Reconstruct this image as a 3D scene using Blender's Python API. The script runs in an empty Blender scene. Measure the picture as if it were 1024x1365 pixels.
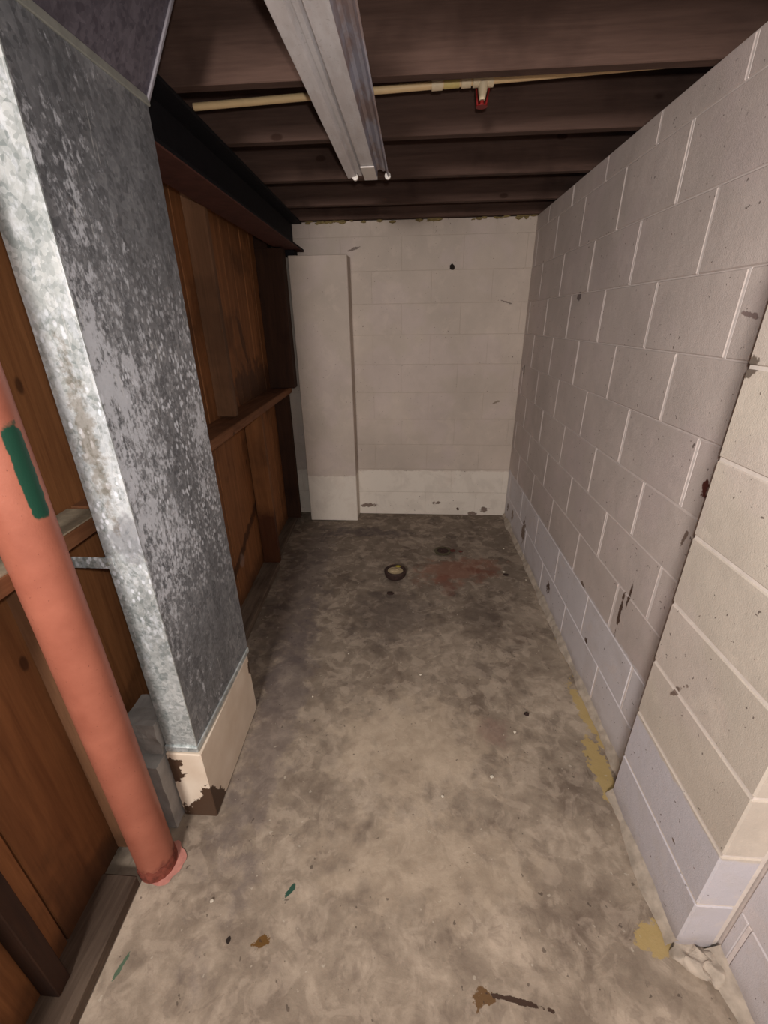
import bpy, bmesh, math, random
from mathutils import Vector, Matrix, noise
random.seed(7)
S = bpy.context.scene
COL = S.collection

# ------------------------------------------------------------------ camera
CAM_H = 1.5
cam_d = bpy.data.cameras.new('camera')
cam_d.sensor_fit = 'VERTICAL'; cam_d.sensor_height = 36.0
cam_d.lens = 570.0 / 1365.0 * 36.0
cam_d.clip_start = 0.02
cam = bpy.data.objects.new('camera', cam_d); COL.objects.link(cam)
# rotation from the photograph's vertical and depth vanishing points
dn = Vector((530 - 512, -(1950 - 682.5), -570)).normalized()
fw = Vector((553 - 512, -(425 - 682.5), -570)).normalized()
up = -dn
fw = (fw - up * fw.dot(up)).normalized()
rt = fw.cross(up)
M = Matrix((rt, fw, up))              # world = M @ cam
cam.matrix_world = Matrix.Translation((0, 0, CAM_H)) @ M.to_4x4()
S.camera = cam

# ------------------------------------------------------------------ world and lights
w = bpy.data.worlds.new('world'); S.world = w; w.use_nodes = True
bg = w.node_tree.nodes['Background']
bg.inputs[0].default_value = (0.80, 0.82, 0.95, 1); bg.inputs[1].default_value = 0.06

def lamp(name, loc, power, radius, color):
    d = bpy.data.lights.new(name, 'POINT'); d.energy = power; d.shadow_soft_size = radius; d.color = color
    o = bpy.data.objects.new(name, d); COL.objects.link(o); o.location = loc
    return o
fl = lamp('flash_light', (0.03, -0.02, 1.57), 40.0, 0.02, (1.0, 0.95, 0.90))
fl.data.type = 'SPOT'; fl.data.spot_size = math.radians(150); fl.data.spot_blend = 1.0
fl.rotation_euler = (math.radians(90 - 18), 0, math.radians(-3))
lamp('fill_light', (-0.50, -1.35, 1.95), 250.0, 0.22, (1.0, 0.92, 0.86))  # unseen fill added behind the camera to even out the flash falloff

vs = S.view_settings
S.display_settings.display_device = 'sRGB'
vs.view_transform = 'Standard'; vs.look = 'None'; vs.gamma = 1.0; vs.use_curve_mapping = False
vs.exposure = 0.0

# ------------------------------------------------------------------ node helpers
def srgb(r, g, b):
    f = lambda c: (c / 255 / 12.92) if c / 255 <= 0.04045 else ((c / 255 + 0.055) / 1.055) ** 2.4
    return (f(r), f(g), f(b), 1)

class NT:
    def __init__(s, name, rough=0.8, metal=0.0, spec=0.3):
        s.m = bpy.data.materials.new(name); s.m.use_nodes = True
        s.t = s.m.node_tree; s.n = s.t.nodes; s.l = s.t.links
        s.b = s.n['Principled BSDF']
        s.b.inputs['Roughness'].default_value = rough
        s.b.inputs['Metallic'].default_value = metal
        s.b.inputs['Specular IOR Level'].default_value = spec
        g = s.n.new('ShaderNodeNewGeometry'); s.pos = g.outputs['Position']; s.nor = g.outputs['Normal']
        sp = s.n.new('ShaderNodeSeparateXYZ'); s.l.new(s.pos, sp.inputs[0])
        s.x, s.y, s.z = sp.outputs
    def inp(s, sock, v):
        if hasattr(v, 'is_linked') or isinstance(v, bpy.types.NodeSocket): s.l.new(v, sock)
        else: sock.default_value = v
    def math(s, op, a, b=0.0, c=None, clamp=False):
        n = s.n.new('ShaderNodeMath'); n.operation = op; n.use_clamp = clamp
        s.inp(n.inputs[0], a); s.inp(n.inputs[1], b)
        if c is not None: s.inp(n.inputs[2], c)
        return n.outputs[0]
    def noise(s, scale, detail=4, rough=0.55, stretch=(1, 1, 1), off=(0, 0, 0), dist=0.0, vec=None):
        mp = s.n.new('ShaderNodeMapping'); s.l.new(vec or s.pos, mp.inputs[0])
        mp.inputs['Scale'].default_value = stretch; mp.inputs['Location'].default_value = off
        n = s.n.new('ShaderNodeTexNoise'); s.l.new(mp.outputs[0], n.inputs['Vector'])
        n.inputs['Scale'].default_value = scale; n.inputs['Detail'].default_value = detail
        n.inputs['Roughness'].default_value = rough; n.inputs['Distortion'].default_value = dist
        return n.outputs['Fac']
    def voro(s, scale, stretch=(1, 1, 1), rand=True):
        mp = s.n.new('ShaderNodeMapping'); s.l.new(s.pos, mp.inputs[0]); mp.inputs['Scale'].default_value = stretch
        n = s.n.new('ShaderNodeTexVoronoi'); s.l.new(mp.outputs[0], n.inputs['Vector']); n.inputs['Scale'].default_value = scale
        if rand:
            sp = s.n.new('ShaderNodeSeparateXYZ'); s.l.new(n.outputs['Color'], sp.inputs[0]); return sp.outputs[0]
        return n.outputs['Distance']
    def step(s, v, lo, hi):          # smooth 0..1 between lo and hi (works reversed)
        n = s.n.new('ShaderNodeMapRange'); n.interpolation_type = 'SMOOTHSTEP'
        s.inp(n.inputs[0], v)
        if lo <= hi: n.inputs[1].default_value = lo; n.inputs[2].default_value = hi; n.inputs[3].default_value = 0; n.inputs[4].default_value = 1
        else: n.inputs[1].default_value = hi; n.inputs[2].default_value = lo; n.inputs[3].default_value = 1; n.inputs[4].default_value = 0
        return n.outputs[0]
    def mix(s, f, a, b, mode='MIX'):
        n = s.n.new('ShaderNodeMix'); n.data_type = 'RGBA'; n.blend_type = mode
        s.inp(n.inputs[0], f); s.inp(n.inputs[6], a); s.inp(n.inputs[7], b)
        return n.outputs[2]
    def ramp(s, v, stops):
        n = s.n.new('ShaderNodeValToRGB'); s.l.new(v, n.inputs[0])
        e = n.color_ramp.elements
        while len(e) < len(stops): e.new(0.5)
        for i, (p, c) in enumerate(stops): e[i].position = p; e[i].color = c
        return n.outputs[0]
    def blob(s, a, b, ca, cb, ra, rb, nz, amt=0.6, edge=0.15, ang=0.0, pw=2):   # noisy ellipse in axes a,b
        u = s.math('SUBTRACT', a, ca); v = s.math('SUBTRACT', b, cb)
        if ang:
            c, q = math.cos(ang), math.sin(ang)
            u2 = s.math('ADD', s.math('MULTIPLY', u, c), s.math('MULTIPLY', v, q))
            v = s.math('SUBTRACT', s.math('MULTIPLY', v, c), s.math('MULTIPLY', u, q)); u = u2
        u = s.math('DIVIDE', u, ra); v = s.math('DIVIDE', v, rb)
        if pw == 2: d = s.math('SQRT', s.math('ADD', s.math('MULTIPLY', u, u), s.math('MULTIPLY', v, v)))
        else: d = s.math('POWER', s.math('ADD', s.math('POWER', s.math('ABSOLUTE', u), pw), s.math('POWER', s.math('ABSOLUTE', v), pw)), 1.0 / pw)
        d = s.math('ADD', d, s.math('MULTIPLY', s.math('SUBTRACT', nz, 0.5), amt * 4))
        return s.step(d, 1 + edge, 1 - edge)
    def bump(s, h, strength=0.3, dist=0.01):
        n = s.n.new('ShaderNodeBump'); n.inputs['Strength'].default_value = strength; n.inputs['Distance'].default_value = dist
        s.l.new(h, n.inputs['Height']); s.l.new(n.outputs[0], s.b.inputs['Normal'])
    def done(s, col, rough=None):
        s.inp(s.b.inputs['Base Color'], col)
        if rough is not None: s.inp(s.b.inputs['Roughness'], rough)
        return s.m
    def rnd(s):
        n = s.n.new('ShaderNodeObjectInfo'); return n.outputs['Random']

def painted_block(name, axis, base, band_col, band_z, spots=(), coarse=0.12, top_z=None, near_dirt=0.0):
    t = NT(name, 0.62, 0, 0.35)
    a = t.y if axis == 'y' else t.x
    big = t.noise(2.2, 3); mid = t.noise(14, 5, 0.6); fine = t.noise(260, 3, 0.75)
    c0 = tuple(v * 0.86 for v in base[:3]) + (1,); c1 = tuple(min(1, v * 1.10) for v in base[:3]) + (1,)
    col = t.ramp(big, [(0.3, c0), (0.7, c1)])
    pk = t.mix(0.5, base, srgb(205, 186, 190))
    col = t.mix(t.math('MULTIPLY', t.step(t.noise(3.1, 3, off=(5, 3, 1)), 0.5, 0.62), 0.35), col, pk)
    col = t.mix(t.math('MULTIPLY', t.step(mid, 0.35, 0.75), 0.16), col, tuple(v * 0.72 for v in base[:3]) + (1,))
    if band_z:
        edge = t.math('ADD', t.z, t.math('MULTIPLY', t.math('SUBTRACT', t.noise(22, 3), 0.5), 0.035))
        b = t.step(edge, band_z + 0.006, band_z - 0.006)
        col = t.mix(b, col, band_col)
    bl2 = t.step(t.noise(5.5, 5, 0.65, off=(8, 1, 3), dist=0.5), 0.48, 0.64)
    col = t.mix(t.math('MULTIPLY', bl2, 0.22), col, tuple(v * 0.80 for v in base[:3]) + (1,))
    bl3 = t.step(t.noise(8, 5, 0.65, off=(2, 6, 3), dist=0.5), 0.54, 0.66)
    col = t.mix(t.math('MULTIPLY', bl3, 0.30), col, tuple(min(1, v * 1.18) for v in base[:3]) + (1,))
    # pin holes
    ph = t.math('MULTIPLY', t.step(t.noise(75, 2, 0.5, off=(2, 9, 4)), 0.715, 0.74), 0.8)
    col = t.mix(ph, col, srgb(92, 78, 72))
    nz = t.noise(26, 3, 0.7)
    for (u, v, ru, rv, ang, cc) in spots:
        col = t.mix(t.blob(a, t.z, u, v, ru, rv, nz, 0.9, 0.2, ang), col, cc)
    # grime near the floor
    if near_dirt:
        g = t.math('MULTIPLY', t.step(t.math('ADD', t.z, t.math('MULTIPLY', mid, 0.08)), 0.12, 0.03), near_dirt)
        col = t.mix(g, col, srgb(120, 105, 90))
    h = t.math('ADD', t.math('MULTIPLY', fine, 0.5), mid)
    t.bump(h, 0.5, 0.005)
    return t.done(col)

DK = srgb(88, 68, 58); MD = srgb(125, 108, 98)
M_RW = painted_block('painted_block_right', 'y', srgb(196, 184, 178), srgb(208, 203, 206), 0.41,
    [(1.33, 0.52, 0.008, 0.085, 0.0, DK), (1.30, 0.60, 0.006, 0.05, 0.05, DK), (1.10, 1.085, 0.010, 0.022, 0.15, srgb(90, 45, 38)),
     (2.68, 0.16, 0.035, 0.075, 0, MD), (3.02, 0.13, 0.03, 0.05, 0, MD), (3.2, 0.12, 0.02, 0.03, 0, DK), (2.06, 0.125, 0.022, 0.035, 0, DK),
     (2.29, 1.585, 0.022, 0.022, 0, srgb(110, 98, 98)), (3.19, 1.17, 0.025, 0.035, 0, srgb(110, 98, 92)),
     (1.13, 1.50, 0.03, 0.006, 0.2, srgb(140, 122, 118)), (1.12, 0.92, 0.006, 0.03, 0.2, MD), (1.66, 0.41, 0.02, 0.012, 0, MD), (1.52, 0.215, 0.014, 0.012, 0, DK)],
    near_dirt=0.45)
M_CH = painted_block('painted_block_pilaster', 'y', srgb(212, 201, 188), srgb(204, 200, 206), 0.385,
    [(0.88, 0.60, 0.008, 0.05, 0.5, MD), (0.99, 1.40, 0.02, 0.02, 0, srgb(120, 108, 98)), (0.72, 0.24, 0.012, 0.006, 0.3, MD)], near_dirt=0.5)
M_BW = painted_block('painted_block_back', 'x', srgb(192, 178, 166), srgb(220, 210, 198), 0.385,
    [(-0.36, 0.075, 0.045, 0.018, 0, MD), (0.20, 0.105, 0.03, 0.011, 0, MD), (0.38, 0.055, 0.012, 0.012, 0, DK), (0.60, 0.05, 0.028, 0.02, 0.4, MD), (0.50, 0.015, 0.03, 0.015, 0, MD),
     (0.62, 0.93, 0.03, 0.008, 0.4, srgb(140, 125, 110)), (-0.42, 1.93, 0.04, 0.007, 0.3, srgb(125, 112, 104)),
     (0.62, 1.60, 0.03, 0.006, -0.3, srgb(125, 112, 104))], near_dirt=0.0)

def simple(name, rgb, rough=0.7, metal=0.0, var=0.12, scale=30, bump=0.2, spec=0.3):
    t = NT(name, rough, metal, spec)
    n = t.noise(scale, 4, 0.6)
    c = srgb(*rgb)
    col = t.ramp(n, [(0.25, tuple(v * (1 - var) for v in c[:3]) + (1,)), (0.75, tuple(min(1, v * (1 + var)) for v in c[:3]) + (1,))])
    if bump: t.bump(n, bump, 0.003)
    return t.done(col)
M_MORTAR = simple('painted_mortar_light', (224, 214, 210), 0.6)
M_MORTAR_BED = simple('painted_mortar_bed', (202, 192, 187), 0.6)
M_MORTAR_BK = simple('painted_mortar_back', (178, 164, 152), 0.6)
M_MORTAR_CH = simple('painted_mortar_pilaster', (222, 212, 204), 0.6)
M_ROUGHMORTAR = simple('rough_mortar', (150, 138, 124), 0.95, var=0.35, scale=60, bump=0.6)
M_DARKHOLE = simple('dark_hole', (38, 30, 26), 0.95)

def wood(name, dark, light, axis, rough=0.75, stain=0.35, darken=0):
    t = NT(name, rough, 0, 0.25)
    st = {'z': (1, 1, 0.06), 'x': (0.06, 1, 1), 'y': (1, 0.06, 1)}[axis]
    g = t.noise(38, 5, 0.6, st, dist=0.6); g2 = t.noise(160, 3, 0.6, st); pat = t.noise(3.0, 4, 0.6)
    v = t.math('ADD', t.math('MULTIPLY', g, 0.7), t.math('MULTIPLY', g2, 0.3))
    col = t.ramp(v, [(0.32, srgb(*dark)), (0.66, srgb(*light))])
    r = t.rnd()
    col = t.mix(t.math('MULTIPLY', r, 0.45), col, srgb(*[int(c * 0.68) for c in dark]))
    col = t.mix(t.math('MULTIPLY', t.step(pat, 0.5, 0.68), stain), col, srgb(38, 22, 15))
    kn = t.step(t.voro(7, (1, 1, 0.5) if axis == 'z' else (0.5, 1, 1), rand=False), 0.10, 0.06)
    col = t.mix(t.math('MULTIPLY', kn, 0.7), col, srgb(45, 24, 14))
    if darken:
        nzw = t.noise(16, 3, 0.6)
        if darken == 1:      # dark areas on the sheathing: a slanting band, the foot and patches above the ledge
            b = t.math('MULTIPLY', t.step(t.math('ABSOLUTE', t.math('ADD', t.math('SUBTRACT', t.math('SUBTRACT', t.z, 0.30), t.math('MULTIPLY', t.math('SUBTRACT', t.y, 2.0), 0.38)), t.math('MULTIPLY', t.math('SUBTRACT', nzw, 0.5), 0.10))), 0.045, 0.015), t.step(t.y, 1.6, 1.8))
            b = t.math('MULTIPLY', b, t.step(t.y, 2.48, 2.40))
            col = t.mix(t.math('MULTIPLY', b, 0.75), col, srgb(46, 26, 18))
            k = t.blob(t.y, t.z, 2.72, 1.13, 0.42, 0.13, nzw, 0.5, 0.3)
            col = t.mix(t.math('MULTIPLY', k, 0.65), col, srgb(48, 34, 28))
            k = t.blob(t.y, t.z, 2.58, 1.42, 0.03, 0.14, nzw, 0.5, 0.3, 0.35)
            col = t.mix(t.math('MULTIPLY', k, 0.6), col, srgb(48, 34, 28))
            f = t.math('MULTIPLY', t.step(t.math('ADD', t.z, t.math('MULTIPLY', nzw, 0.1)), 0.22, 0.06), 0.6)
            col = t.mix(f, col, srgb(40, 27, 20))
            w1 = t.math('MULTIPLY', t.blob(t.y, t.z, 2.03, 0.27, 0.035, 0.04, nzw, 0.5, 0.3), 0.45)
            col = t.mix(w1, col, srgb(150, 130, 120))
        else:  # stud wood turns dark red-brown over its lower part
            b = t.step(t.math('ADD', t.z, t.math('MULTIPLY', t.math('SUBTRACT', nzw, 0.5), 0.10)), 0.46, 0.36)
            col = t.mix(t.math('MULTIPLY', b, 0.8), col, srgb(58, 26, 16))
    t.bump(v, 0.3, 0.004)
    return t.done(col)
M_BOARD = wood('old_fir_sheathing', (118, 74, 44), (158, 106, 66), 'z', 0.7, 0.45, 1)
M_STUDLOW = wood('dark_foot_stud', (120, 76, 44), (158, 106, 66), 'z', 0.75, 0.35, 2)
M_STUD = wood('fir_stud', (112, 80, 56), (144, 104, 76), 'z', 0.75, 0.35)
M_STUDDK = wood('shaded_stud', (52, 34, 26), (74, 48, 34), 'z', 0.85, 0.5)  # darkened copy of the stud wood, shade painted into its colour
M_BLOCK = wood('fir_blocking', (105, 66, 42), (140, 96, 66), 'y', 0.8, 0.4)
M_JOIST = wood('dark_joist', (80, 60, 52), (108, 84, 74), 'x', 0.85, 0.4)
M_PLATE = wood('dusty_sill_plate', (82, 68, 58), (120, 104, 90), 'y', 0.9, 0.4)
M_DUST = simple('dusty_grey_top', (150, 138, 118), 0.95, var=0.25, scale=40, bump=0.3)
M_SUB = wood('subfloor', (60, 44, 38), (84, 62, 52), 'y', 0.9, 0.3)

# galvanised sheet
def galv(name, lo, hi, patches=True, stain=False):
    t = NT(name, 0.45, 0.55, 0.5)
    sp = t.voro(120); sp2 = t.voro(50, (1, 1, 0.6))
    v = t.math('ADD', t.math('MULTIPLY', sp, 0.5), t.math('MULTIPLY', sp2, 0.5))
    col = t.ramp(v, [(0.1, srgb(*lo)), (0.9, srgb(*hi))])
    big = t.noise(4.5, 3, 0.5, (1, 1, 0.55))
    col = t.mix(t.math('MULTIPLY', t.step(big, 0.42, 0.62), 0.35), col, srgb(*[int(c * 0.72) for c in lo]))
    rough = 0.45
    if patches:
        # white rust: blotches gather at mid height, running down
        hgt = t.math('MULTIPLY', t.step(t.z, 0.55, 1.15), t.step(t.z, 1.90, 1.25))
        thr = t.math('ADD', t.math('ADD', t.math('MULTIPLY', t.noise(34, 5, 0.75, (1, 1, 0.45)), 0.5), t.math('MULTIPLY', t.noise(85, 3, 0.7, (1, 1, 0.7)), 0.5)), t.math('MULTIPLY', hgt, 0.11))
        thr = t.math('ADD', thr, t.math('MULTIPLY', t.step(t.y, 1.15, 0.88), 0.07))
        thr = t.math('ADD', thr, t.math('MULTIPLY', t.math('SUBTRACT', t.noise(7, 3, 0.6, (1, 1, 0.5), off=(4, 4, 4)), 0.5), 0.35))
        m = t.math('MULTIPLY', t.step(thr, 0.59, 0.72), 0.68 if not stain else 0.38)
        dots = t.math('MULTIPLY', t.step(t.voro(75, (1, 1, 0.6), rand=False), 0.42, 0.26), t.step(t.noise(13, 3), 0.42, 0.54))
        dots = t.math('MULTIPLY', dots, t.math('MULTIPLY', t.step(t.z, 0.5, 1.0), t.step(t.z, 1.75, 1.35)))
        m = t.math('MAXIMUM', m, t.math('MULTIPLY', dots, 0.85))
        col = t.mix(m, col, srgb(222, 227, 236))
        met = t.math('SUBTRACT', 0.5, t.math('MULTIPLY', m, 0.5)); t.inp(t.b.inputs['Metallic'], met)
        scr = t.step(t.noise(60, 2, 0.5, (1, 1, 0.08), dist=1.5), 0.69, 0.71)
        col = t.mix(t.math('MULTIPLY', scr, 0.5), col, srgb(225, 228, 228))
    if stain:
        gp = t.blob(t.x, t.z, -0.66, 1.03, 0.05, 0.06, t.noise(30, 3), 0.4, 0.2)
        col = t.mix(t.math('MULTIPLY', gp, 0.6), col, srgb(128, 128, 134))
        nz = t.noise(40, 4, 0.7)
        b = t.blob(t.x, t.z, -0.69, 1.27, 0.018, 0.16, nz, 0.9, 0.5)
        col = t.mix(t.math('MULTIPLY', b, 0.6), col, srgb(118, 104, 82))
    t.bump(t.math('ADD', big, t.math('MULTIPLY', sp, 0.03)), 0.25, 0.01)
    return t.done(col, rough)
M_GALV = galv('galvanised_sheet_shaded_side', (118, 122, 128), (164, 168, 174))  # wide side toned darker, its grazing light painted into the metal
M_GALV_F = galv('galvanised_sheet_lit_front', (158, 168, 168), (232, 238, 238), True, True)  # same sheet toned paler, light on the front face painted in
M_GALV_D = galv('galvanised_sheet_shaded_boot', (92, 88, 100), (128, 124, 136), False)  # boot sheet darkened, shade of its downward face painted in
M_SEAM = simple('drive_cleat', (150, 152, 146), 0.5, 0.3, 0.15, 40)

# red primer column with a green paint swatch
def column_mat():
    t = NT('salmon_primer_paint', 0.5, 0, 0.4)
    n = t.noise(9, 4, 0.6); f = t.noise(150, 2)
    col = t.ramp(n, [(0.3, srgb(148, 86, 68)), (0.7, srgb(168, 102, 82))])
    col = t.mix(t.math('MULTIPLY', t.step(f, 0.70, 0.74), 0.6), col, srgb(90, 42, 34))
    col = t.mix(t.step(t.math('ADD', t.z, t.math('MULTIPLY', t.noise(30, 3), 0.12)), 0.12, 0.08), col, srgb(104, 50, 42))
    t.bump(f, 0.2, 0.002)
    nz = t.noise(60, 3)
    # green stroke lies on the camera-right flank of the pipe
    ang = t.math('ARCTAN2', t.math('ADD', t.y, -0.702), t.math('ADD', t.x, 0.753))
    g = t.blob(ang, t.z, -0.09, 1.252, 0.36, 0.090, nz, 0.10, 0.06, 0, 5)
    col = t.mix(g, col, srgb(18, 66, 50))
    return t.done(col)
M_COL = column_mat()
M_RUST = simple('chipped_rust_base', (120, 62, 50), 0.85, 0, 0.5, 50, 0.6)
M_PINK = simple('pink_paint_spill', (190, 130, 118), 0.8, 0, 0.2, 40, 0.3)
M_BLACK = simple('black_beam_paint', (20, 19, 24), 0.75, 0, 0.3, 25, 0.2, 0.2)
M_REDOX = simple('red_oxide_flange', (84, 50, 42), 0.8, 0, 0.3, 20, 0.3)
M_CPVC = simple('cream_sprinkler_pipe', (226, 196, 150), 0.45, 0, 0.06, 30, 0)
M_CPVC2 = simple('pale_fitting', (222, 204, 172), 0.5, 0, 0.08, 60, 0)
M_REDCAP = simple('red_cap', (120, 22, 20), 0.5, 0, 0.1, 60, 0)
M_IRON = simple('rusty_cast_iron', (62, 46, 42), 0.7, 0.2, 0.35, 50, 0.4)
M_CREAMPLUG = simple('cream_plug', (168, 150, 120), 0.8, 0, 0.25, 60, 0.4)
M_BRASSY = simple('green_brass', (86, 80, 62), 0.6, 0.3, 0.3, 80, 0.3)

def fixture_mat(name, base, rustf):
    t = NT(name, 0.45, 0.0, 0.4)
    n = t.noise(30, 4, 0.6, (1, 0.15, 1)); f = t.noise(120, 3)
    col = t.ramp(n, [(0.3, srgb(*[int(c * 0.92) for c in base])), (0.7, srgb(*base))])
    if rustf:
        col = t.mix(t.math('MULTIPLY', t.step(t.noise(16, 5, 0.7, (1, 0.3, 1)), 0.42, 0.6), rustf), col, srgb(140, 108, 88))
    col = t.mix(t.math('MULTIPLY', t.step(f, 0.60, 0.72), 0.25), col, srgb(120, 112, 108))
    return t.done(col)
M_FIX = fixture_mat('white_enamel', (232, 230, 232), 0.15)
M_FIXR = fixture_mat('tarnished_enamel', (176, 176, 190), 0.65)
M_FIXW = simple('bright_white_socket', (236, 230, 224), 0.4, 0, 0.03, 30, 0)

def base_mat():
    t = NT('peeling_cream_paint', 0.55, 0, 0.4)
    n = t.noise(8, 3); nz = t.noise(34, 4, 0.7)
    col = t.ramp(n, [(0.3, srgb(214, 196, 176)), (0.7, srgb(232, 218, 200))])
    br = srgb(78, 58, 44)
    # bare patch round the near bottom corner (distance from the corner edge plus height)
    wob = t.math('MULTIPLY', t.math('SUBTRACT', nz, 0.5), 0.16)
    dxy = t.math('ADD', t.math('MULTIPLY', t.math('ABSOLUTE', t.math('ADD', t.x, 0.635)), 1.5), t.math('MULTIPLY', t.math('ABSOLUTE', t.math('SUBTRACT', t.y, 0.845)), 2.0))
    hh = t.math('ADD', t.math('ADD', t.z, dxy), wob)
    near = t.step(hh, 0.165, 0.160)
    low = t.math('MULTIPLY', t.step(t.math('ADD', t.z, wob), 0.045, 0.041), t.step(t.y, 0.86, 0.85))
    near = t.math('MAXIMUM', near, low)
    col = t.mix(near, col, br)
    p2 = t.math('MULTIPLY', t.blob(t.x, t.z, -0.738, 0.23, 0.040, 0.06, nz, 0.6, 0.03), t.step(t.y, 0.85, 0.845))
    col = t.mix(p2, col, br)
    p3 = t.blob(t.y, t.z, 1.285, 0.22, 0.02, 0.03, nz, 0.6, 0.03)
    col = t.mix(p3, col, br)
    return t.done(col)
M_BASE = base_mat()
M_FOOT = simple('grey_concrete_footing', (150, 146, 142), 0.9, 0, 0.25, 14, 0.4)

def floor_mat():
    t = NT('stained_concrete_floor', 0.72, 0, 0.35)
    big = t.noise(1.6, 4, 0.6, dist=0.4); mid = t.noise(5.5, 6, 0.62, dist=0.3); sm = t.noise(22, 5, 0.65); fine = t.noise(170, 3, 0.7)
    v = t.math('ADD', t.math('MULTIPLY', big, 0.35), t.math('ADD', t.math('MULTIPLY', mid, 0.45), t.math('MULTIPLY', sm, 0.20)))
    col = t.ramp(v, [(0.38, srgb(112, 98, 86)), (0.50, srgb(150, 136, 120)), (0.62, srgb(190, 174, 156))])
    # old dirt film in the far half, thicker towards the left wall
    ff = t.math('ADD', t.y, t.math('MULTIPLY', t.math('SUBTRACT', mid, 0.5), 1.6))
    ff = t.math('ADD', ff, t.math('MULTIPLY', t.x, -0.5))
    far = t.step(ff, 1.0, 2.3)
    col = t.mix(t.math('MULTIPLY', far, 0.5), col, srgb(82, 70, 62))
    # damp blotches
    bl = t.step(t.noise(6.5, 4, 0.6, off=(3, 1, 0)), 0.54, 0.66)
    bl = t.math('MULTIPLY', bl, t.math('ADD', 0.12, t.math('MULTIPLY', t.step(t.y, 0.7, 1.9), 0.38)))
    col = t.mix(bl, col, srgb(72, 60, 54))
    cl = t.step(t.noise(13, 4, 0.6, off=(9, 2, 0), dist=0.8), 0.50, 0.60)
    col = t.mix(t.math('MULTIPLY', cl, 0.28), col, srgb(196, 180, 162))
    cd = t.step(t.noise(17, 4, 0.65, off=(1, 5, 0), dist=0.8), 0.54, 0.64)
    col = t.mix(t.math('MULTIPLY', cd, 0.30), col, srgb(104, 90, 80))
    nz = t.noise(12, 4, 0.65); nz2 = t.noise(30, 4, 0.7)
    for (cx, cy, rx, ry, ang, c, f) in [
        (0.30, 2.42, 0.24, 0.13, 0.3, srgb(138, 84, 64), 0.5), (0.22, 2.25, 0.05, 0.10, 0.2, srgb(120, 66, 52), 0.4), (0.45, 2.42, 0.12, 0.03, -0.3, srgb(110, 66, 52), 0.5),
        (-0.35, 2.95, 0.30, 0.07, -0.05, srgb(70, 60, 62), 0.6), (-0.10, 1.95, 0.20, 0.22, 0.0, srgb(80, 70, 66), 0.5),
        (0.40, 1.93, 0.12, 0.17, 0.0, srgb(74, 62, 56), 0.45), (0.02, 1.15, 0.28, 0.2, 0, srgb(190, 172, 150), 0.45), (0.05, 0.75, 0.3, 0.12, 0, srgb(186, 168, 146), 0.35),
        (0.35, 1.22, 0.05, 0.06, 0, srgb(120, 92, 84), 0.5), (-0.55, 1.3, 0.10, 0.6, 0.04, srgb(98, 88, 88), 0.5),
        (-0.66, 2.2, 0.14, 0.8, 0.04, srgb(84, 74, 74), 0.45)]:
        col = t.mix(t.math('MULTIPLY', t.blob(t.x, t.y, cx, cy, rx, ry, nz, 0.8, 0.45, ang), f), col, c)
    yl = srgb(178, 154, 100)
    for (cx, cy, rx, ry, ang) in [(0.70, 1.10, 0.035, 0.12, 0), (0.735, 1.33, 0.025, 0.16, 0.1), (0.655, 0.615, 0.05, 0.035, 0.4), (0.76, 1.75, 0.012, 0.2, 0)]:
        col = t.mix(t.math('MULTIPLY', t.blob(t.x, t.y, cx, cy, rx, ry, nz2, 0.7, 0.1, ang), 0.85), col, yl)
    for (cx, cy, rx, ry, ang, c) in [(-0.385, 0.545, 0.022, 0.012, 0.2, srgb(104, 74, 34)), (-0.335, 0.66, 0.008, 0.022, -0.5, srgb(44, 78, 64)), (-0.47, 0.545, 0.006, 0.008, 0, srgb(40, 30, 26)),
                                     (0.19, 0.475, 0.025, 0.018, 0.3, srgb(104, 78, 50)), (0.27, 0.475, 0.07, 0.005, -0.12, srgb(66, 48, 38)), (0.20, 0.41, 0.014, 0.02, 0, srgb(100, 76, 50)),
                                     (-0.728, 0.47, 0.005, 0.03, -0.2, srgb(84, 104, 84))]:
        col = t.mix(t.blob(t.x, t.y, cx, cy, rx, ry, nz2, 0.8, 0.1, ang), col, c)
    sk = t.step(t.noise(48, 2, 0.5, off=(7, 7, 0)), 0.71, 0.74)
    col = t.mix(t.math('MULTIPLY', sk, 0.6), col, srgb(58, 46, 40))
    sw = t.step(t.noise(60, 2, 0.5, off=(1, 17, 0)), 0.72, 0.75)
    col = t.mix(t.math('MULTIPLY', sw, 0.5), col, srgb(196, 186, 170))
    h = t.math('ADD', t.math('MULTIPLY', sm, 1.0), t.math('MULTIPLY', fine, 0.25))
    t.bump(h, 0.35, 0.006)
    return t.done(col)
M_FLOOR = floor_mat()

# ------------------------------------------------------------------ mesh helpers
def mesh_obj(name, bm, mat, parent=None, smooth=False, mats=None):
    c = Vector((0, 0, 0))
    if len(bm.verts):
        mn = Vector([min(v.co[i] for v in bm.verts) for i in range(3)]); mx = Vector([max(v.co[i] for v in bm.verts) for i in range(3)])
        c = Vector(((mn.x + mx.x) / 2, (mn.y + mx.y) / 2, mn.z))
    for v in bm.verts: v.co -= c
    bmesh.ops.recalc_face_normals(bm, faces=bm.faces[:])
    me = bpy.data.meshes.new(name); bm.to_mesh(me); bm.free()
    for m_ in (mats or [mat]): me.materials.append(m_)
    if smooth:
        for p in me.polygons: p.use_smooth = True
    o = bpy.data.objects.new(name, me); COL.objects.link(o); o.location = c
    if parent is not None:
        o.parent = parent
        o.matrix_parent_inverse = Matrix.Translation(-wloc(parent))
    return o
def wloc(o):
    l = Vector(o.location)
    if o.parent is not None: l = l + o.matrix_parent_inverse.to_translation() + wloc(o.parent)
    return l
def empty(name, loc):
    o = bpy.data.objects.new(name, None); COL.objects.link(o); o.location = loc; o.empty_display_size = 0.1
    return o
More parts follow.
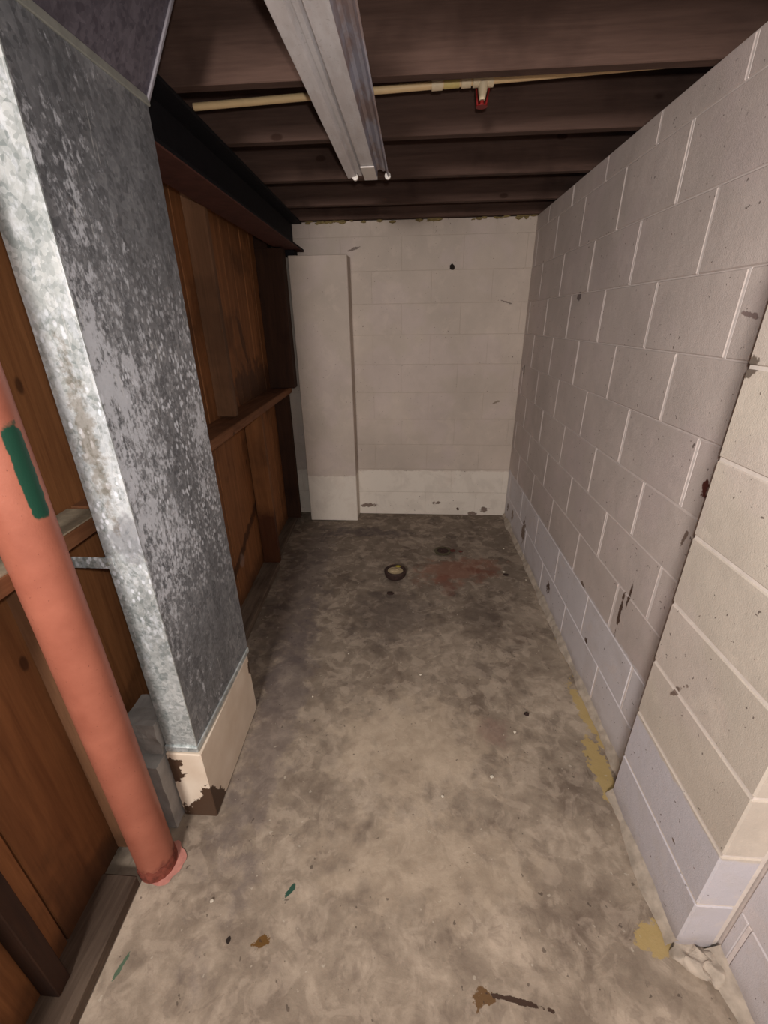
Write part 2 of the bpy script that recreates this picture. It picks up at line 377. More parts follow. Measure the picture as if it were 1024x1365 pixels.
def tag(o, label, cat, group=None):
    o['label'] = label; o['category'] = cat
    if group: o['group'] = group
    return o
def struct(o, label=None, cat=None):
    o['kind'] = 'structure'
    if label: o['label'] = label
    if cat: o['category'] = cat
    return o
def add_box(bm, x0, x1, y0, y1, z0, z1, bev=0.0, skew=0.0):
    vs_ = [bm.verts.new((x + skew * y, y, z)) for x in (x0, x1) for y in (y0, y1) for z in (z0, z1)]
    F = [(0, 1, 3, 2), (4, 6, 7, 5), (0, 4, 5, 1), (2, 3, 7, 6), (0, 2, 6, 4), (1, 5, 7, 3)]
    fs = [bm.faces.new([vs_[i] for i in f]) for f in F]
    if bev:
        es = set(e for f in fs for e in f.edges)
        bmesh.ops.bevel(bm, geom=list(es), offset=bev, segments=1, affect='EDGES')
def box(name, mat, dims, parent=None, bev=0.002, skew=0.0):
    bm = bmesh.new(); add_box(bm, *dims, bev=bev, skew=skew)
    return mesh_obj(name, bm, mat, parent)
def add_cyl(bm, p0, p1, r0, r1=None, seg=24, caps=True):
    if r1 is None: r1 = r0
    p0 = Vector(p0); p1 = Vector(p1); d = (p1 - p0).normalized()
    a = d.orthogonal().normalized(); b = d.cross(a)
    A = [bm.verts.new(p0 + r0 * (a * math.cos(2 * math.pi * i / seg) + b * math.sin(2 * math.pi * i / seg))) for i in range(seg)]
    B = [bm.verts.new(p1 + r1 * (a * math.cos(2 * math.pi * i / seg) + b * math.sin(2 * math.pi * i / seg))) for i in range(seg)]
    for i in range(seg): bm.faces.new((A[i], A[(i + 1) % seg], B[(i + 1) % seg], B[i]))
    if caps: bm.faces.new(A[::-1]); bm.faces.new(B)
def shade_auto(o, ang=40):
    for p in o.data.polygons: p.use_smooth = True
    o.data.set_sharp_from_angle(angle=math.radians(ang))

# ------------------------------------------------------------------ floor
bm = bmesh.new()
nx, ny = 40, 100
grid = {}
for i in range(nx + 1):
    for j in range(ny + 1):
        x = -1.15 + 2.15 * i / nx; y = -1.2 + 4.65 * j / ny
        z = 0.004 * (noise.noise(Vector((x * 2.3, y * 2.3, 0))) - 0.5) - 0.002
        grid[i, j] = bm.verts.new((x, y, min(z, 0.0)))
for i in range(nx):
    for j in range(ny):
        bm.faces.new((grid[i, j], grid[i + 1, j], grid[i + 1, j + 1], grid[i, j + 1]))
bt = [bm.verts.new(p) for p in ((-1.15, -1.2, -0.1), (1.0, -1.2, -0.1), (1.0, 3.45, -0.1), (-1.15, 3.45, -0.1))]
bm.faces.new(bt)
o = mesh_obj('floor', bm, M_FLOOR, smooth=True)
struct(o, 'stained bare concrete basement floor', None)

# ------------------------------------------------------------------ right wall of painted blocks
ZC = [0.0, 0.2, 0.4, 0.6, 0.8, 1.0, 1.2, 1.4, 1.6, 1.8, 2.0, 2.09]
RX = 0.765
bm = bmesh.new()
add_box(bm, RX + 0.0030, 0.98, 0.98, 3.30, 0, 2.09)
add_box(bm, 0.8030, 0.98, -1.2, 0.62, 0, 2.09)
add_box(bm, 0.81, 0.98, 0.6, 1.0, 0, 2.09)
wall_r = mesh_obj('wall_right', bm, M_MORTAR_BED)
HJ = bmesh.new()
struct(wall_r, 'right wall of grey-white painted concrete blocks')
bcache = {}
def block(parent, axis, face, a0, a1, z0, z1, mat, gh, gv, thick=0.07, bev=0.003, sgn=1):
    key = (axis, round(a1 - a0, 3), round(z1 - z0, 3), mat.name, thick, sgn)
    jit = random.uniform(-0.0008, 0.0008)
    ca, cz = (a0 + a1) / 2, z0
    if key not in bcache:
        bm = bmesh.new(); h = (a1 - a0) / 2 - gh / 2; H = z1 - z0
        if axis == 'y': add_box(bm, 0, thick, -h, h, gv / 2, H - gv / 2, bev=bev)
        else: add_box(bm, -h, h, 0, thick, gv / 2, H - gv / 2, bev=bev)
        bmesh.ops.recalc_face_normals(bm, faces=bm.faces[:])
        me = bpy.data.meshes.new('concrete_block'); bm.to_mesh(me); bm.free(); me.materials.append(mat)
        bcache[key] = me
    o = bpy.data.objects.new('concrete_block', bcache[key]); COL.objects.link(o)
    o.location = (face + jit, ca, cz) if axis == 'y' else (ca, face + jit, cz)
    o.parent = parent; o.matrix_parent_inverse = Matrix.Translation(-wloc(parent))
    return o
for k in range(11):
    z0, z1 = ZC[k], ZC[k + 1]
    # head joints: odd/even courses offset by half a block
    ph = 1.38 if k % 2 == 0 else 1.175
    js = sorted(ph + 0.4075 * n for n in range(-7, 7))
    for seg0, seg1, fx in ((0.985, 3.295, RX), (-1.2, 0.60, 0.80)):
        cuts = [seg0] + [j for j in js if seg0 + 0.02 < j < seg1 - 0.02] + [seg1]
        for a0, a1 in zip(cuts[:-1], cuts[1:]):
            block(wall_r, 'y', fx, a0, a1, z0, z1, M_RW, 0.0100, 0.0030)
            if a0 > seg0:
                w0 = random.uniform(0.0036, 0.0052)
                add_box(HJ, fx + 0.0012, fx + 0.02, a0 - w0, a0 + w0, z0 + 0.002, z1 - random.uniform(0.002, 0.012))
mesh_obj('head_joints', HJ, M_MORTAR, wall_r)['kind'] = 'stuff'
# pilaster on the right wall, one block wide
bm = bmesh.new(); add_box(bm, 0.703, 0.80, 0.603, 0.992, 0, 2.09)
pil = mesh_obj('pilaster', bm, M_MORTAR_CH, wall_r)
pil['label'] = 'shallow painted block pilaster standing out from the right wall'
for k in range(11):
    z0, z1 = ZC[k], ZC[k + 1]
    g = 0.006
    bm = bmesh.new(); add_box(bm, 0.70, 0.79, 0.60, 0.996, z0 + g / 2, z1 - g / 2, bev=0.004)
    mesh_obj('concrete_block', bm, M_CH, pil)

# mortar droppings and paint smeared along the wall foot
def cove(name, mat, x, y0, y1, wmean, hmean, parent, seed, sgn=-1):
    bm = bmesh.new(); rows = []
    n = int((y1 - y0) / 0.012)
    for i in range(n + 1):
        y = y0 + (y1 - y0) * i / n
        q = noise.noise(Vector((y * 6, seed, 0))) + 0.35 * noise.noise(Vector((y * 26, seed, 4)))
        wd = max(0.004, wmean * (1 + 0.9 * q)); h = max(0.006, hmean * (1 + 0.7 * q))
        rows.append([bm.verts.new((x + 0.004, y, h)), bm.verts.new((x + sgn * wd * 0.3, y, h * 0.62)), bm.verts.new((x + sgn * wd * 0.75, y, h * 0.25)), bm.verts.new((x + sgn * wd, y, -0.004))])
    for a, b in zip(rows[:-1], rows[1:]):
        for k in range(3): bm.faces.new((a[k], a[k + 1], b[k + 1], b[k]))
    return mesh_obj(name, bm, mat, parent, smooth=True)
M_COVE = simple('painted_mortar_cove', (176, 164, 150), 0.85, 0, 0.3, 30, 0.5)
cove('mortar_cove', M_COVE, RX, 0.99, 3.29, 0.020, 0.035, wall_r, 1)
cove('mortar_cove', M_COVE, 0.70, 0.60, 0.995, 0.022, 0.03, wall_r, 2)
cove('mortar_cove', M_COVE, 0.80, -0.3, 0.595, 0.03, 0.03, wall_r, 3)
# mortar mound at the pilaster's near foot
bm = bmesh.new()
for (x, y, rr) in ((0.745, 0.575, 0.045), (0.775, 0.560, 0.04), (0.715, 0.585, 0.03)):
    bmesh.ops.create_icosphere(bm, subdivisions=4, radius=rr, matrix=Matrix.Translation((x, y, 0.0)) @ Matrix.Diagonal((1, 0.8, 0.45, 1)))
for v in bm.verts: v.co += noise.noise_vector(v.co * 45) * 0.012
o = mesh_obj('mortar_mound', bm, M_COVE, wall_r)
# ------------------------------------------------------------------ back wall
BY = 3.295
bm = bmesh.new(); add_box(bm, -1.15, 0.98, BY + 0.0012, 3.45, 0, 2.085)
wall_b = mesh_obj('wall_back', bm, M_MORTAR_BK)
struct(wall_b, 'back wall of cream painted concrete blocks')
for k in range(11):
    z0, z1 = ZC[k], ZC[k + 1]
    ph = 0.11 if k % 2 == 0 else 0.315
    cuts = [-1.15] + [j for j in sorted(ph + 0.4075 * n for n in range(-5, 5)) if -1.12 < j < RX - 0.03] + [RX + 0.002]
    for a0, a1 in zip(cuts[:-1], cuts[1:]):
        block(wall_b, 'x', BY, a0, a1, z0, z1, M_BW, 0.0006, 0.0022, bev=0.0010)
bm = bmesh.new(); add_box(bm, -0.825, -0.440, 3.147, 3.2945, 0, 1.886, bev=0.004)
bp = mesh_obj('pilaster', bm, M_BW, wall_b); bp['label'] = 'narrow cream pilaster in the back left corner'
bm = bmesh.new(); bmesh.ops.create_cone(bm, cap_ends=True, segments=14, radius1=0.019, radius2=0.014, depth=0.012, matrix=Matrix.Translation((0.244, BY - 0.004, 1.815)) @ Matrix.Rotation(math.radians(90), 4, 'X') )
for v in bm.verts: v.co += Vector((random.uniform(-.003, .003), 0, random.uniform(-.004, .004)))
h = mesh_obj('anchor_hole', bm, M_DARKHOLE, wall_b); h['label'] = 'small dark anchor hole high on the back wall'
# crumbling mortar on top of the back wall
bm = bmesh.new()
for i in range(46):
    x = random.choice([random.uniform(-0.72, -0.45), random.uniform(-0.6, 0.75), random.uniform(0.45, 0.75)])
    r = random.uniform(0.004, 0.014)
    bmesh.ops.create_icosphere(bm, subdivisions=1, radius=r, matrix=Matrix.Translation((x, BY - 0.008, 2.088 + random.uniform(-.012, .006))) @ Matrix.Diagonal((2.2, 0.8, 0.8, 1)))
for v in bm.verts: v.co += noise.noise_vector(v.co * 70) * 0.006
o = mesh_obj('mortar_crumbs', bm, simple('yellowed_mortar', (128, 112, 74), 0.95, 0, 0.4, 60, 0.5), wall_b); o['kind'] = 'stuff'

# ------------------------------------------------------------------ ceiling: subfloor planks on joists
bm = bmesh.new(); add_box(bm, -1.15, 0.98, -1.2, 3.45, 2.345, 2.365)
ceil = mesh_obj('ceiling', bm, M_SUB); struct(ceil, 'dark underside of the wooden floor above')
for i in range(15):
    x0 = -1.15 + i * 0.142
    box('plank', M_SUB, (x0 + 0.002, x0 + 0.140, -1.2, 3.45, 2.326, 2.3445), ceil, 0.0015)
for Y in (-0.87, -0.46, -0.05, 0.36, 0.77, 1.55, 1.967, 2.44, 2.92, 3.29):
    j = box('joist', M_JOIST, (-1.14, 0.96, Y - 0.038, Y, 2.092, 2.325), ceil, 0.0025)
# doubled face behind: ledger strips nailed low on two joists, as the shade lines show
box('rim_board', M_JOIST, (-1.14, 0.96, 3.30, 3.40, 2.092, 2.325), ceil, 0.002)

# ------------------------------------------------------------------ left framed wall (skewed a little to the room)
SK = -0.052
bm = bmesh.new(); add_box(bm, -0.99, -0.875, -1.2, 3.29, 0, 2.09, skew=SK)
wall_l = mesh_obj('wall_left', bm, M_SUB); struct(wall_l, 'left partition of rough brown boards on studs')
def lbox(name, mat, y0, y1, o0, o1, z0, z1, bev=0.002, jx=0.0):
    return box(name, mat, (o0 + jx, o1 + jx, y0, y1, z0, z1), wall_l, bev, SK)
edges = [-1.2, -0.9, -0.6, -0.33, -0.05, 0.24, 0.50, 0.90, 1.16, 1.42, 1.66, 1.93, 2.13, 2.30, 2.46, 2.60, 2.77, 2.94, 3.12, 3.285]
for a, b in zip(edges[:-1], edges[1:]):
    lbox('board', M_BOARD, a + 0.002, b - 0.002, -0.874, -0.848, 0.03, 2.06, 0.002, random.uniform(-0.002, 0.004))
def stud(y, z0, z1, o1=-0.745, wd=0.038, o0=-0.844):
    return lbox('stud', M_STUD, y, y + wd, o0, o1, z0, z1)
for y, z0, z1, o1 in ((-0.40, 0.043, 1.915, -.745), (0.02, 0.043, 1.915, -.745), (0.425, 1.066, 1.915, -.765),
                      (0.715, 0.043, 1.018, -.770), (1.36, 0.043, 1.00, -.745), (2.03, 1.08, 1.99, -0.752)):
    stud(y, z0, z1, o1)
lbox('stud', M_STUDDK, 0.40, 0.438, -0.844, -0.795, 0.043, 1.018)  # dim near stud, weak light there painted as dark wood
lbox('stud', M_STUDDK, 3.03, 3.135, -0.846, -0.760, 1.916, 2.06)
s = lbox('stud', M_STUDLOW, 2.385, 2.423, -0.844, -0.738, 0.046, 1.026)
s['label'] = 'lower stud turning dark red towards its foot'
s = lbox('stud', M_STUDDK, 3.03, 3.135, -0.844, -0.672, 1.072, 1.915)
s['label'] = 'doubled corner post with shade painted in'
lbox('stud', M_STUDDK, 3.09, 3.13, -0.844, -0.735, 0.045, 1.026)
# horizontal blocking: dusty top on the near run, splintered far run
b = lbox('blocking', M_BLOCK, -0.4, 0.96, -0.846, -0.745, 1.022, 1.060)
lbox('dust_layer', M_DUST, -0.4, 0.96, -0.843, -0.748, 1.0595, 1.0635, 0.0005)
lbox('blocking', M_BLOCK, 0.975, 1.50, -0.846, -0.735, 1.025, 1.063)
b = lbox('blocking', M_BLOCK, 1.505, 3.135, -0.846, -0.715, 1.028, 1.070, 0.004)
# bottom plate in three lengths
lbox('sill_plate', M_PLATE, -0.6, 0.648, -0.86, -0.745, 0, 0.042, 0.003)
lbox('sill_plate', M_PLATE, 1.02, 2.39, -0.86, -0.745, 0.002, 0.044, 0.003)
lbox('sill_plate', M_PLATE, 2.445, 3.14, -0.86, -0.775, 0.0, 0.030, 0.003)
# top plates
0 and lbox('top_plate', M_BLOCK, -0.6, 3.02, -0.86, -0.775, 1.88, 1.918, 0.002)

# ------------------------------------------------------------------ steel beam
beam = empty('steel_beam', (-0.79, 2.3, 1.92))
tag(beam, 'black steel beam running along the top of the left board wall', 'beam')
BS = -0.040
def bx_(name, mat, o0, o1, y0, y1, z0, z1, parent, bev=0.001):
    return box(name, mat, (o0, o1, y0, y1, z0, z1), parent, bev, BS)
bx_('bottom_flange', M_REDOX, -0.765, -0.617, 1.335, 3.29, 1.921, 1.9265, beam)['label'] = 'red oxide painted underside'
bx_('flange_edge', M_BLACK, -0.766, -0.6165, 1.335, 3.29, 1.927, 1.936, beam)
bx_('web', M_BLACK, -0.700, -0.684, 1.335, 3.29, 1.936, 2.079, beam)
bx_('top_flange', M_BLACK, -0.766, -0.617, 1.335, 3.29, 2.079, 2.0905, beam)
bx_('bearing_plate', M_BLACK, -0.725, -0.66, 3.17, 3.28, 1.887, 1.9205, beam)

# ------------------------------------------------------------------ steel column
cx, cy, cr = -0.753, 0.702, 0.0515
colm = empty('support_column', (cx, cy, 0)); tag(colm, 'salmon painted round steel post with a green paint stroke, at the left', 'post')
bm = bmesh.new(); add_cyl(bm, (cx, cy, 0.03), (cx, cy, 2.07), cr, seg=48)
o = mesh_obj('pole', bm, M_COL, colm); shade_auto(o)
bm = bmesh.new(); add_box(bm, cx - 0.07, cx + 0.07, cy - 0.08, cy + 0.08, 2.07, 2.0915, bev=0.001)
mesh_obj('cap_plate', bm, M_COL, colm)
bm = bmesh.new(); seg = 40; prev = None
rings = []
for rr, z in ((cr + 0.001, 0.045), (cr + 0.003, 0.025), (cr + 0.002, 0.0)):
    rings.append([bm.verts.new((cx + (rr + 0.0025 * noise.noise(Vector((i * .9, z * 90, 1)))) * math.cos(2 * math.pi * i / seg), cy + (rr + 0.0025 * noise.noise(Vector((i * .9, z * 90, 1)))) * math.sin(2 * math.pi * i / seg), z + (0.012 * noise.noise(Vector((i * .5, 2, 1))) if z > 0.04 else 0))) for i in range(seg)])
for a, b in zip(rings[:-1], rings[1:]):
    for i in range(seg): bm.faces.new((a[i], a[(i + 1) % seg], b[(i + 1) % seg], b[i]))
bm.faces.new(rings[0]); bm.faces.new(rings[-1][::-1])
o = mesh_obj('chipped_foot', bm, M_RUST, colm, smooth=False); o['label'] = 'chipped rusty foot with flaking pink paint'
# spill of pink paint on the floor round the foot
bm = bmesh.new(); c0 = bm.verts.new((cx + .018, cy + .002, 0.004)); rim = []
for i in range(36):
    a = 2 * math.pi * i / 36; r = 0.058 + 0.014 * noise.noise(Vector((math.cos(a) * 2, math.sin(a) * 2, 3)))
    rim.append(bm.verts.new((cx + .018 + r * math.cos(a), cy + .002 + r * math.sin(a), 0.0006)))
for i in range(36): bm.faces.new((c0, rim[i], rim[(i + 1) % 36]))
mesh_obj('paint_spill', bm, M_PINK, colm)

# ------------------------------------------------------------------ galvanised duct
DS = 0.0
duct = empty('air_duct', (-0.69, 1.06, 0.30)); tag(duct, 'tall flat galvanised sheet metal duct, spotted white, beside the post', 'duct')
X1, X0, Y0, Y1 = -0.641, -0.738, 0.852, 1.285
def side(y): return X1
bm = bmesh.new()
# vertical prism, front face and side faces with own materials; a slight belly in the wide side
nz_, ny_ = 40, 12
def gridface(bm, fn, nu, nv, mi):
    g = [[bm.verts.new(fn(u / nu, v / nv)) for v in range(nv + 1)] for u in range(nu + 1)]
    for u in range(nu):
        for v in range(nv):
            f = bm.faces.new((g[u][v], g[u + 1][v], g[u + 1][v + 1], g[u][v + 1])); f.material_index = mi
ZT, ZB = 1.978, 0.302
gridface(bm, lambda u, v: (X1 + 0.004 * math.sin(math.pi * u) * math.sin(math.pi * v) * math.sin(5 * v), Y0 + (Y1 - Y0) * u, ZB + (ZT - ZB) * v), ny_, nz_, 0)
gridface(bm, lambda u, v: (X0, Y1 + (Y0 - Y1) * u, ZB + (ZT - ZB) * v), ny_, nz_, 0)
gridface(bm, lambda u, v: (X0 + (X1 - X0) * u, Y0, ZB + (ZT - ZB) * v), 2, nz_, 1)
gridface(bm, lambda u, v: (X1 + (X0 - X1) * u, Y1, ZB + (ZT - ZB) * v), 2, nz_, 0)
bmesh.ops.remove_doubles(bm, verts=bm.verts[:], dist=0.0005)
o = mesh_obj('sheet', bm, None, duct, mats=[M_GALV, M_GALV_F])
box('hem', M_GALV_F, (X1 - 0.004, X1 + 0.0015, Y0 - 0.0015, Y0 + 0.003, ZB, ZT), duct, 0.0005)['label'] = 'bright folded corner seam'
# drive cleat and flared boot above it
bm = bmesh.new()
add_box(bm, X0 - 0.004, X1 + 0.005, Y0 - 0.005, Y1 + 0.004, ZT - 0.008, ZT + 0.010, bev=0.002)
mesh_obj('seam_strip', bm, M_SEAM, duct)
bm = bmesh.new()
lo = [(X0, Y0), (X1, Y0), (X1, Y1), (X0, Y1)]
zt = 2.300
sh = (zt - ZT) * 0.578
hi = [(X0 + sh * 0.6, Y0), (X1 + sh, Y0), (X1 + sh, Y1), (X0 + sh * 0.6, Y1)]
A = [bm.verts.new((x, y, ZT + 0.005)) for x, y in lo]; B = [bm.verts.new((x, y, zt)) for x, y in hi]
for i in range(4): bm.faces.new((A[i], A[(i + 1) % 4], B[(i + 1) % 4], B[i]))
bm.faces.new(B)
mesh_obj('boot', bm, M_GALV_D, duct)['label'] = 'flared boot in a shaded tone under the joists'
M_LIP = simple('dull_lip', (112, 108, 114), 0.6, 0.3)
bm = bmesh.new()   # folded lip down the boot's far corner
for i in range(1):
    p = Vector((X1, Y1, ZT)); q = Vector((X1 + sh, Y1, zt)); add_cyl(bm, p, q, 0.005, seg=8)
mesh_obj('boot_seam', bm, M_LIP, duct)
# bottom collar
bm = bmesh.new(); add_box(bm, X0 - 0.003, X1 + 0.004, Y0 - 0.006, Y1, ZB + 0.002, ZB + 0.024, bev=0.002)
mesh_obj('collar', bm, M_GALV_F, duct)
bm = bmesh.new(); add_box(bm, X0 - 0.115, X0 + 0.018, Y0 - 0.004, Y0 - 0.0005, 0.955, 0.985, bev=0.0005)
mesh_obj('strap', bm, M_GALV_F, duct)['label'] = 'short galvanised strap running behind the post'
bm = bmesh.new()
for zz in (0.970,):
    add_cyl(bm, (X0 + 0.006, Y0 - 0.009, zz), (X0 + 0.006, Y0 - 0.0035, zz), 0.005, seg=10)
mesh_obj('screw', bm, M_SEAM, duct)

# painted wooden plinth under the duct
bm = bmesh.new()
P = [(-0.742, 0.842), (-0.630, 0.842), (-0.646, 1.283), (-0.742, 1.283)]
A = [bm.verts.new((x, y, 0)) for x, y in P]; hts = [0.312, 0.316, 0.286, 0.286]
hts = [0.300, 0.300, 0.286, 0.286]
B = [bm.verts.new((x, y, h_)) for (x, y), h_ in zip(P, hts)]
for i in range(4): bm.faces.new((A[i], A[(i + 1) % 4], B[(i + 1) % 4], B[i]))
bm.faces.new(A[::-1]); bm.faces.new(B)
es = [e for e in bm.edges]
bmesh.ops.bevel(bm, geom=es, offset=0.003, segments=1, affect='EDGES')
pl = mesh_obj('duct_plinth', bm, M_BASE); tag(pl, 'cream painted plinth with peeling corner under the metal duct', 'plinth')

# rough concrete stub between post and plinth
bm = bmesh.new()
def rough_box(bm, x0, x1, y0, y1, z0, z1, n=8, amp=0.004, sd=0):
    r = bmesh.ops.create_cube(bm, size=1)
    vs2 = r['verts']; es2 = list({e for v in vs2 for e in v.link_edges})
    bmesh.ops.subdivide_edges(bm, edges=es2, cuts=n, use_grid_fill=True)
    for v in bm.verts:
        if v.tag: continue
        p = Vector((x0 + (v.co.x + .5) * (x1 - x0), y0 + (v.co.y + .5) * (y1 - y0), z0 + (v.co.z + .5) * (z1 - z0)))
        q = noise.noise_vector(p * 22 + Vector((sd, 0, 0))) * amp
        if p.z < z0 + 1e-4: q.z = 0
        v.co = p + q; v.tag = True
rough_box(bm, -0.850, -0.7465, 0.80, 0.90, 0.0, 0.292, 8, 0.003, 3)
rough_box(bm, -0.850, -0.748, 0.840, 0.95, 0.300, 0.42, 6, 0.006, 9)
ft = mesh_obj('concrete_footing', bm, M_FOOT); tag(ft, 'rough grey concrete stub between the red post and the plinth', 'footing')

# ------------------------------------------------------------------ fluorescent fixture (no tubes)
fx = empty('ceiling_light_fixture', (-0.19, 1.2, 2.03)); tag(fx, 'long white fluorescent strip fixture without tubes, under the joists', 'light fixture')
prof = [(-0.283, 2.034), (-0.280, 2.030), (-0.249, 2.036), (-0.245, 2.046), (-0.240, 2.046), (-0.236, 2.038), (-0.224, 2.037), (-0.221, 2.047), (-0.216, 2.047), (-0.212, 2.030),
        (-0.163, 2.028), (-0.159, 2.054), (-0.150, 2.058), (-0.136, 2.050), (-0.128, 2.052), (-0.117, 2.030), (-0.113, 2.031)]
def extr(pr, y0, y1, th=0.0015, close_top=None):
    bm = bmesh.new()
    pts = pr + [(x, z + th) for x, z in reversed(pr)]
    A = [bm.verts.new((x, y0, z)) for x, z in pts]; B = [bm.verts.new((x, y1, z)) for x, z in pts]
    n = len(pts)
    for i in range(n): bm.faces.new((A[i], A[(i + 1) % n], B[(i + 1) % n], B[i]))
    for i in range(len(pr) - 1):
        k = n - 1 - i
        bm.faces.new((A[i], A[i + 1], A[k - 1], A[k])); bm.faces.new((B[k], B[k - 1], B[i + 1], B[i]))
    return bm
FY0, FY1 = 0.93, 2.150
mesh_obj('reflector', extr(prof[:11], FY0, FY1), M_FIX, fx)
r_ = mesh_obj('reflector_channel', extr(prof[10:], FY0, FY1), M_FIXR, fx); r_['label'] = 'tarnished rusty right-hand trough'
bm = bmesh.new(); add_box(bm, -0.265, -0.125, FY0, FY1 - 0.01, 2.060, 2.0915, bev=0.002)
mesh_obj('housing', bm, M_FIX, fx)
bm = bmesh.new(); add_box(bm, -0.213, -0.161, FY1 - 0.16, FY1 + 0.002, 2.023, 2.0275, bev=0.001)
add_box(bm, -0.213, -0.161, FY1 - 0.001, FY1 + 0.002, 2.023, 2.06, bev=0.0005)
mesh_obj('end_bracket', bm, M_FIXW, fx)['label'] = 'bright white end bracket'
for x_ in (-0.252, -0.119):
    bm = bmesh.new(); add_cyl(bm, (x_, FY1 - 0.004, 2.035), (x_, FY1 + 0.008, 2.035), 0.012, seg=16)
    o = mesh_obj('lamp_holder', bm, M_FIXW, fx); shade_auto(o)

# ------------------------------------------------------------------ sprinkler pipe
sp = empty('sprinkler_pipe', (0.0, 1.70, 2.12)); tag(sp, 'thin cream plastic pipe with couplings crossing below the second joist', 'pipe')
def pz(x): return 2.1165 + (x + 0.67) * 0.032
def seg_(name, x0, x1, r, mat):
    bm = bmesh.new(); add_cyl(bm, (x0, 1.70, pz(x0)), (x1, 1.70, pz(x1)), r, seg=20)
    o = mesh_obj(name, bm, mat, sp); shade_auto(o); return o
seg_('tube', -0.70, 0.76, 0.0098, M_CPVC)
seg_('coupling', 0.040, 0.072, 0.0135, M_CPVC2)
seg_('coupling', 0.128, 0.156, 0.0135, M_CPVC2)
seg_('sleeve', 0.076, 0.122, 0.0115, simple('yellowed_sleeve', (206, 186, 120), 0.5, 0, 0.1, 50, 0))
seg_('tee', 0.162, 0.220, 0.0145, M_CPVC2)
seg_('coupling', 0.207, 0.222, 0.0165, M_CPVC2)
bm = bmesh.new(); zt_ = pz(0.192); add_cyl(bm, (0.192, 1.70, zt_ - 0.006), (0.192, 1.70, zt_ - 0.045), 0.0165, 0.0085, seg=20)
o = mesh_obj('drop_nozzle', bm, M_CPVC2, sp); shade_auto(o)
bm = bmesh.new()
add_cyl(bm, (0.192, 1.70, zt_ - 0.046), (0.192, 1.70, zt_ - 0.058), 0.006, seg=12)
add_cyl(bm, (0.192, 1.70, zt_ - 0.058), (0.192, 1.70, zt_ - 0.0605), 0.017, seg=16)
for s_ in (-1, 1):
    add_cyl(bm, (0.192 + s_ * 0.019, 1.70, zt_ - 0.018), (0.192 + s_ * 0.012, 1.70, zt_ - 0.060), 0.0028, seg=8)
mesh_obj('head_frame', bm, M_REDCAP, sp)['label'] = 'dark red sprinkler head guard'

# ------------------------------------------------------------------ drain fittings in the floor
dc = (-0.100, 2.335)
dr = empty('drain_stub', (dc[0], dc[1], 0)); tag(dr, 'short rusty iron pipe stub filled with cream plug, mid floor', 'pipe stub')
def ring(bm, c, prof_, seg=36):
    R_ = []
    for r, z in prof_: R_.append([bm.verts.new((c[0] + r * math.cos(2 * math.pi * i / seg), c[1] + r * math.sin(2 * math.pi * i / seg), z)) for i in range(seg)])
    for a, b in zip(R_, R_[1:] + R_[:1]):
        for i in range(seg): bm.faces.new((a[i], a[(i + 1) % seg], b[(i + 1) % seg], b[i]))
bm = bmesh.new(); ring(bm, dc, [(0.060, 0.0), (0.066, 0.010), (0.070, 0.030), (0.071, 0.040), (0.062, 0.047), (0.052, 0.044), (0.050, 0.0)])
o = mesh_obj('collar', bm, M_IRON, dr); shade_auto(o, 50)
bm = bmesh.new()
add_cyl(bm, (dc[0], dc[1], 0.001), (dc[0], dc[1], 0.036), 0.0495, seg=30)
bmesh.ops.create_icosphere(bm, subdivisions=2, radius=0.03, matrix=Matrix.Translation((dc[0] - 0.008, dc[1] + 0.01, 0.034)) @ Matrix.Diagonal((1.1, 0.9, 0.35, 1)))
mesh_obj('plug', bm, M_CREAMPLUG, dr)
bm = bmesh.new(); bmesh.ops.create_icosphere(bm, subdivisions=2, radius=0.011, matrix=Matrix.Translation((dc[0] + 0.016, dc[1] + 0.044, 0.044)) @ Matrix.Diagonal((1.6, 1, .6, 1)))
mesh_obj('paint_blob', bm, simple('yellow_green', (140, 126, 40), 0.6), dr)
c2 = (0.222, 2.665)
fd = empty('cleanout_cap', (c2[0], c2[1], 0)); tag(fd, 'flat greenish brass cleanout cap in the floor near the red stain', 'floor cap')
bm = bmesh.new(); ring(bm, c2, [(0.058, 0.0), (0.060, 0.006), (0.054, 0.009), (0.042, 0.008), (0.040, 0.0)])
o = mesh_obj('ring', bm, M_BRASSY, fd)
bm = bmesh.new(); add_cyl(bm, (c2[0], c2[1], 0.0), (c2[0], c2[1], 0.0055), 0.040, seg=30); add_cyl(bm, (c2[0], c2[1] , 0.005), (c2[0], c2[1], 0.013), 0.014, seg=4)
mesh_obj('lid', bm, M_IRON, fd)
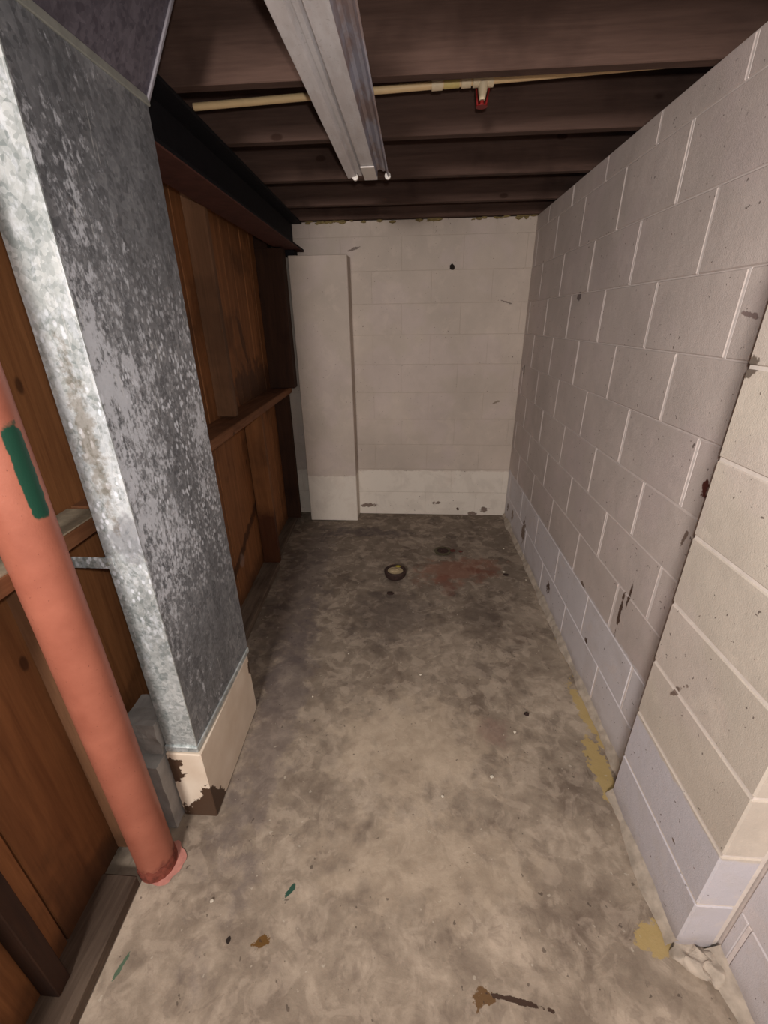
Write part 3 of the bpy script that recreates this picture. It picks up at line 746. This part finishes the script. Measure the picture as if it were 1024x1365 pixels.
# small litter
def chip(name, x, y, r, mat, label, cat, grp=None, flat=0.35, st=1.0):
    bm = bmesh.new(); bmesh.ops.create_icosphere(bm, subdivisions=1, radius=r, matrix=Matrix.Translation((x, y, r * flat * 0.8)) @ Matrix.Diagonal((st, 1, flat, 1)))
    for v in bm.verts: v.co += noise.noise_vector(v.co * 90) * r * 0.25
    o = mesh_obj(name, bm, mat); tag(o, label, cat, grp)
M_LDARK = simple('dark_crumb', (52, 38, 34), 0.9); M_LPALE = simple('pale_chip', (205, 196, 180), 0.8); M_RLUMP = simple('rust_lump', (88, 50, 42), 0.9)
chip('rust_lump', 0.290, 2.665, 0.018, M_RLUMP, 'small rusty lump right beside the cleanout cap', 'debris', None, 0.5, 1.3)
chip('rust_lump', 0.345, 2.66, 0.014, M_RLUMP, 'smaller rusty lump further right of the cleanout cap', 'debris', None, 0.5, 1.3)
chip('concrete_crumb', -0.122, 2.13, 0.020, M_LDARK, 'dark crumb on the floor just in front of the pipe stub', 'debris', None, 0.4, 1.2)
chip('concrete_crumb', 0.605, 2.37, 0.014, M_LDARK, 'black crumb on the floor near the right wall', 'debris', None, 0.5, 1.3)
chip('paint_chip', 0.60, 2.41, 0.010, M_LPALE, 'pale paint chip beside the black crumb', 'debris')
for x, y, lab in ((0.655, 2.72, 'tiny pale chip close to the right wall, beyond the black crumb'), (0.58, 3.02, 'tiny pale chip in front of the back wall, right side'),
                  (0.72, 2.32, 'tiny pale chip against the foot of the right wall'), (0.12, 0.95, 'tiny pale chip in the middle of the near floor'),
                  (0.30, 1.03, 'tiny pale chip on the floor between centre and yellow paint'), (-0.42, 1.35, 'tiny pale chip on the floor right of the plinth'),
                  (0.42, 1.22, 'tiny pale chip left of the yellow paint patch'), (-0.30, 1.62, 'tiny pale chip in the dark left part of the floor'),
                  (0.05, 1.50, 'tiny pale chip mid floor between stub and camera'), (-0.55, 0.62, 'tiny pale chip on the floor nearest the salmon post')):
    chip('paint_chip', x, y, random.uniform(0.004, 0.008), M_LPALE, lab, 'debris', 'pale paint chips on the floor')
chip('concrete_crumb', 0.485, 1.305, 0.010, M_LDARK, 'small dark crumb on the floor near the yellow paint', 'debris', None, 0.5, 1.2)
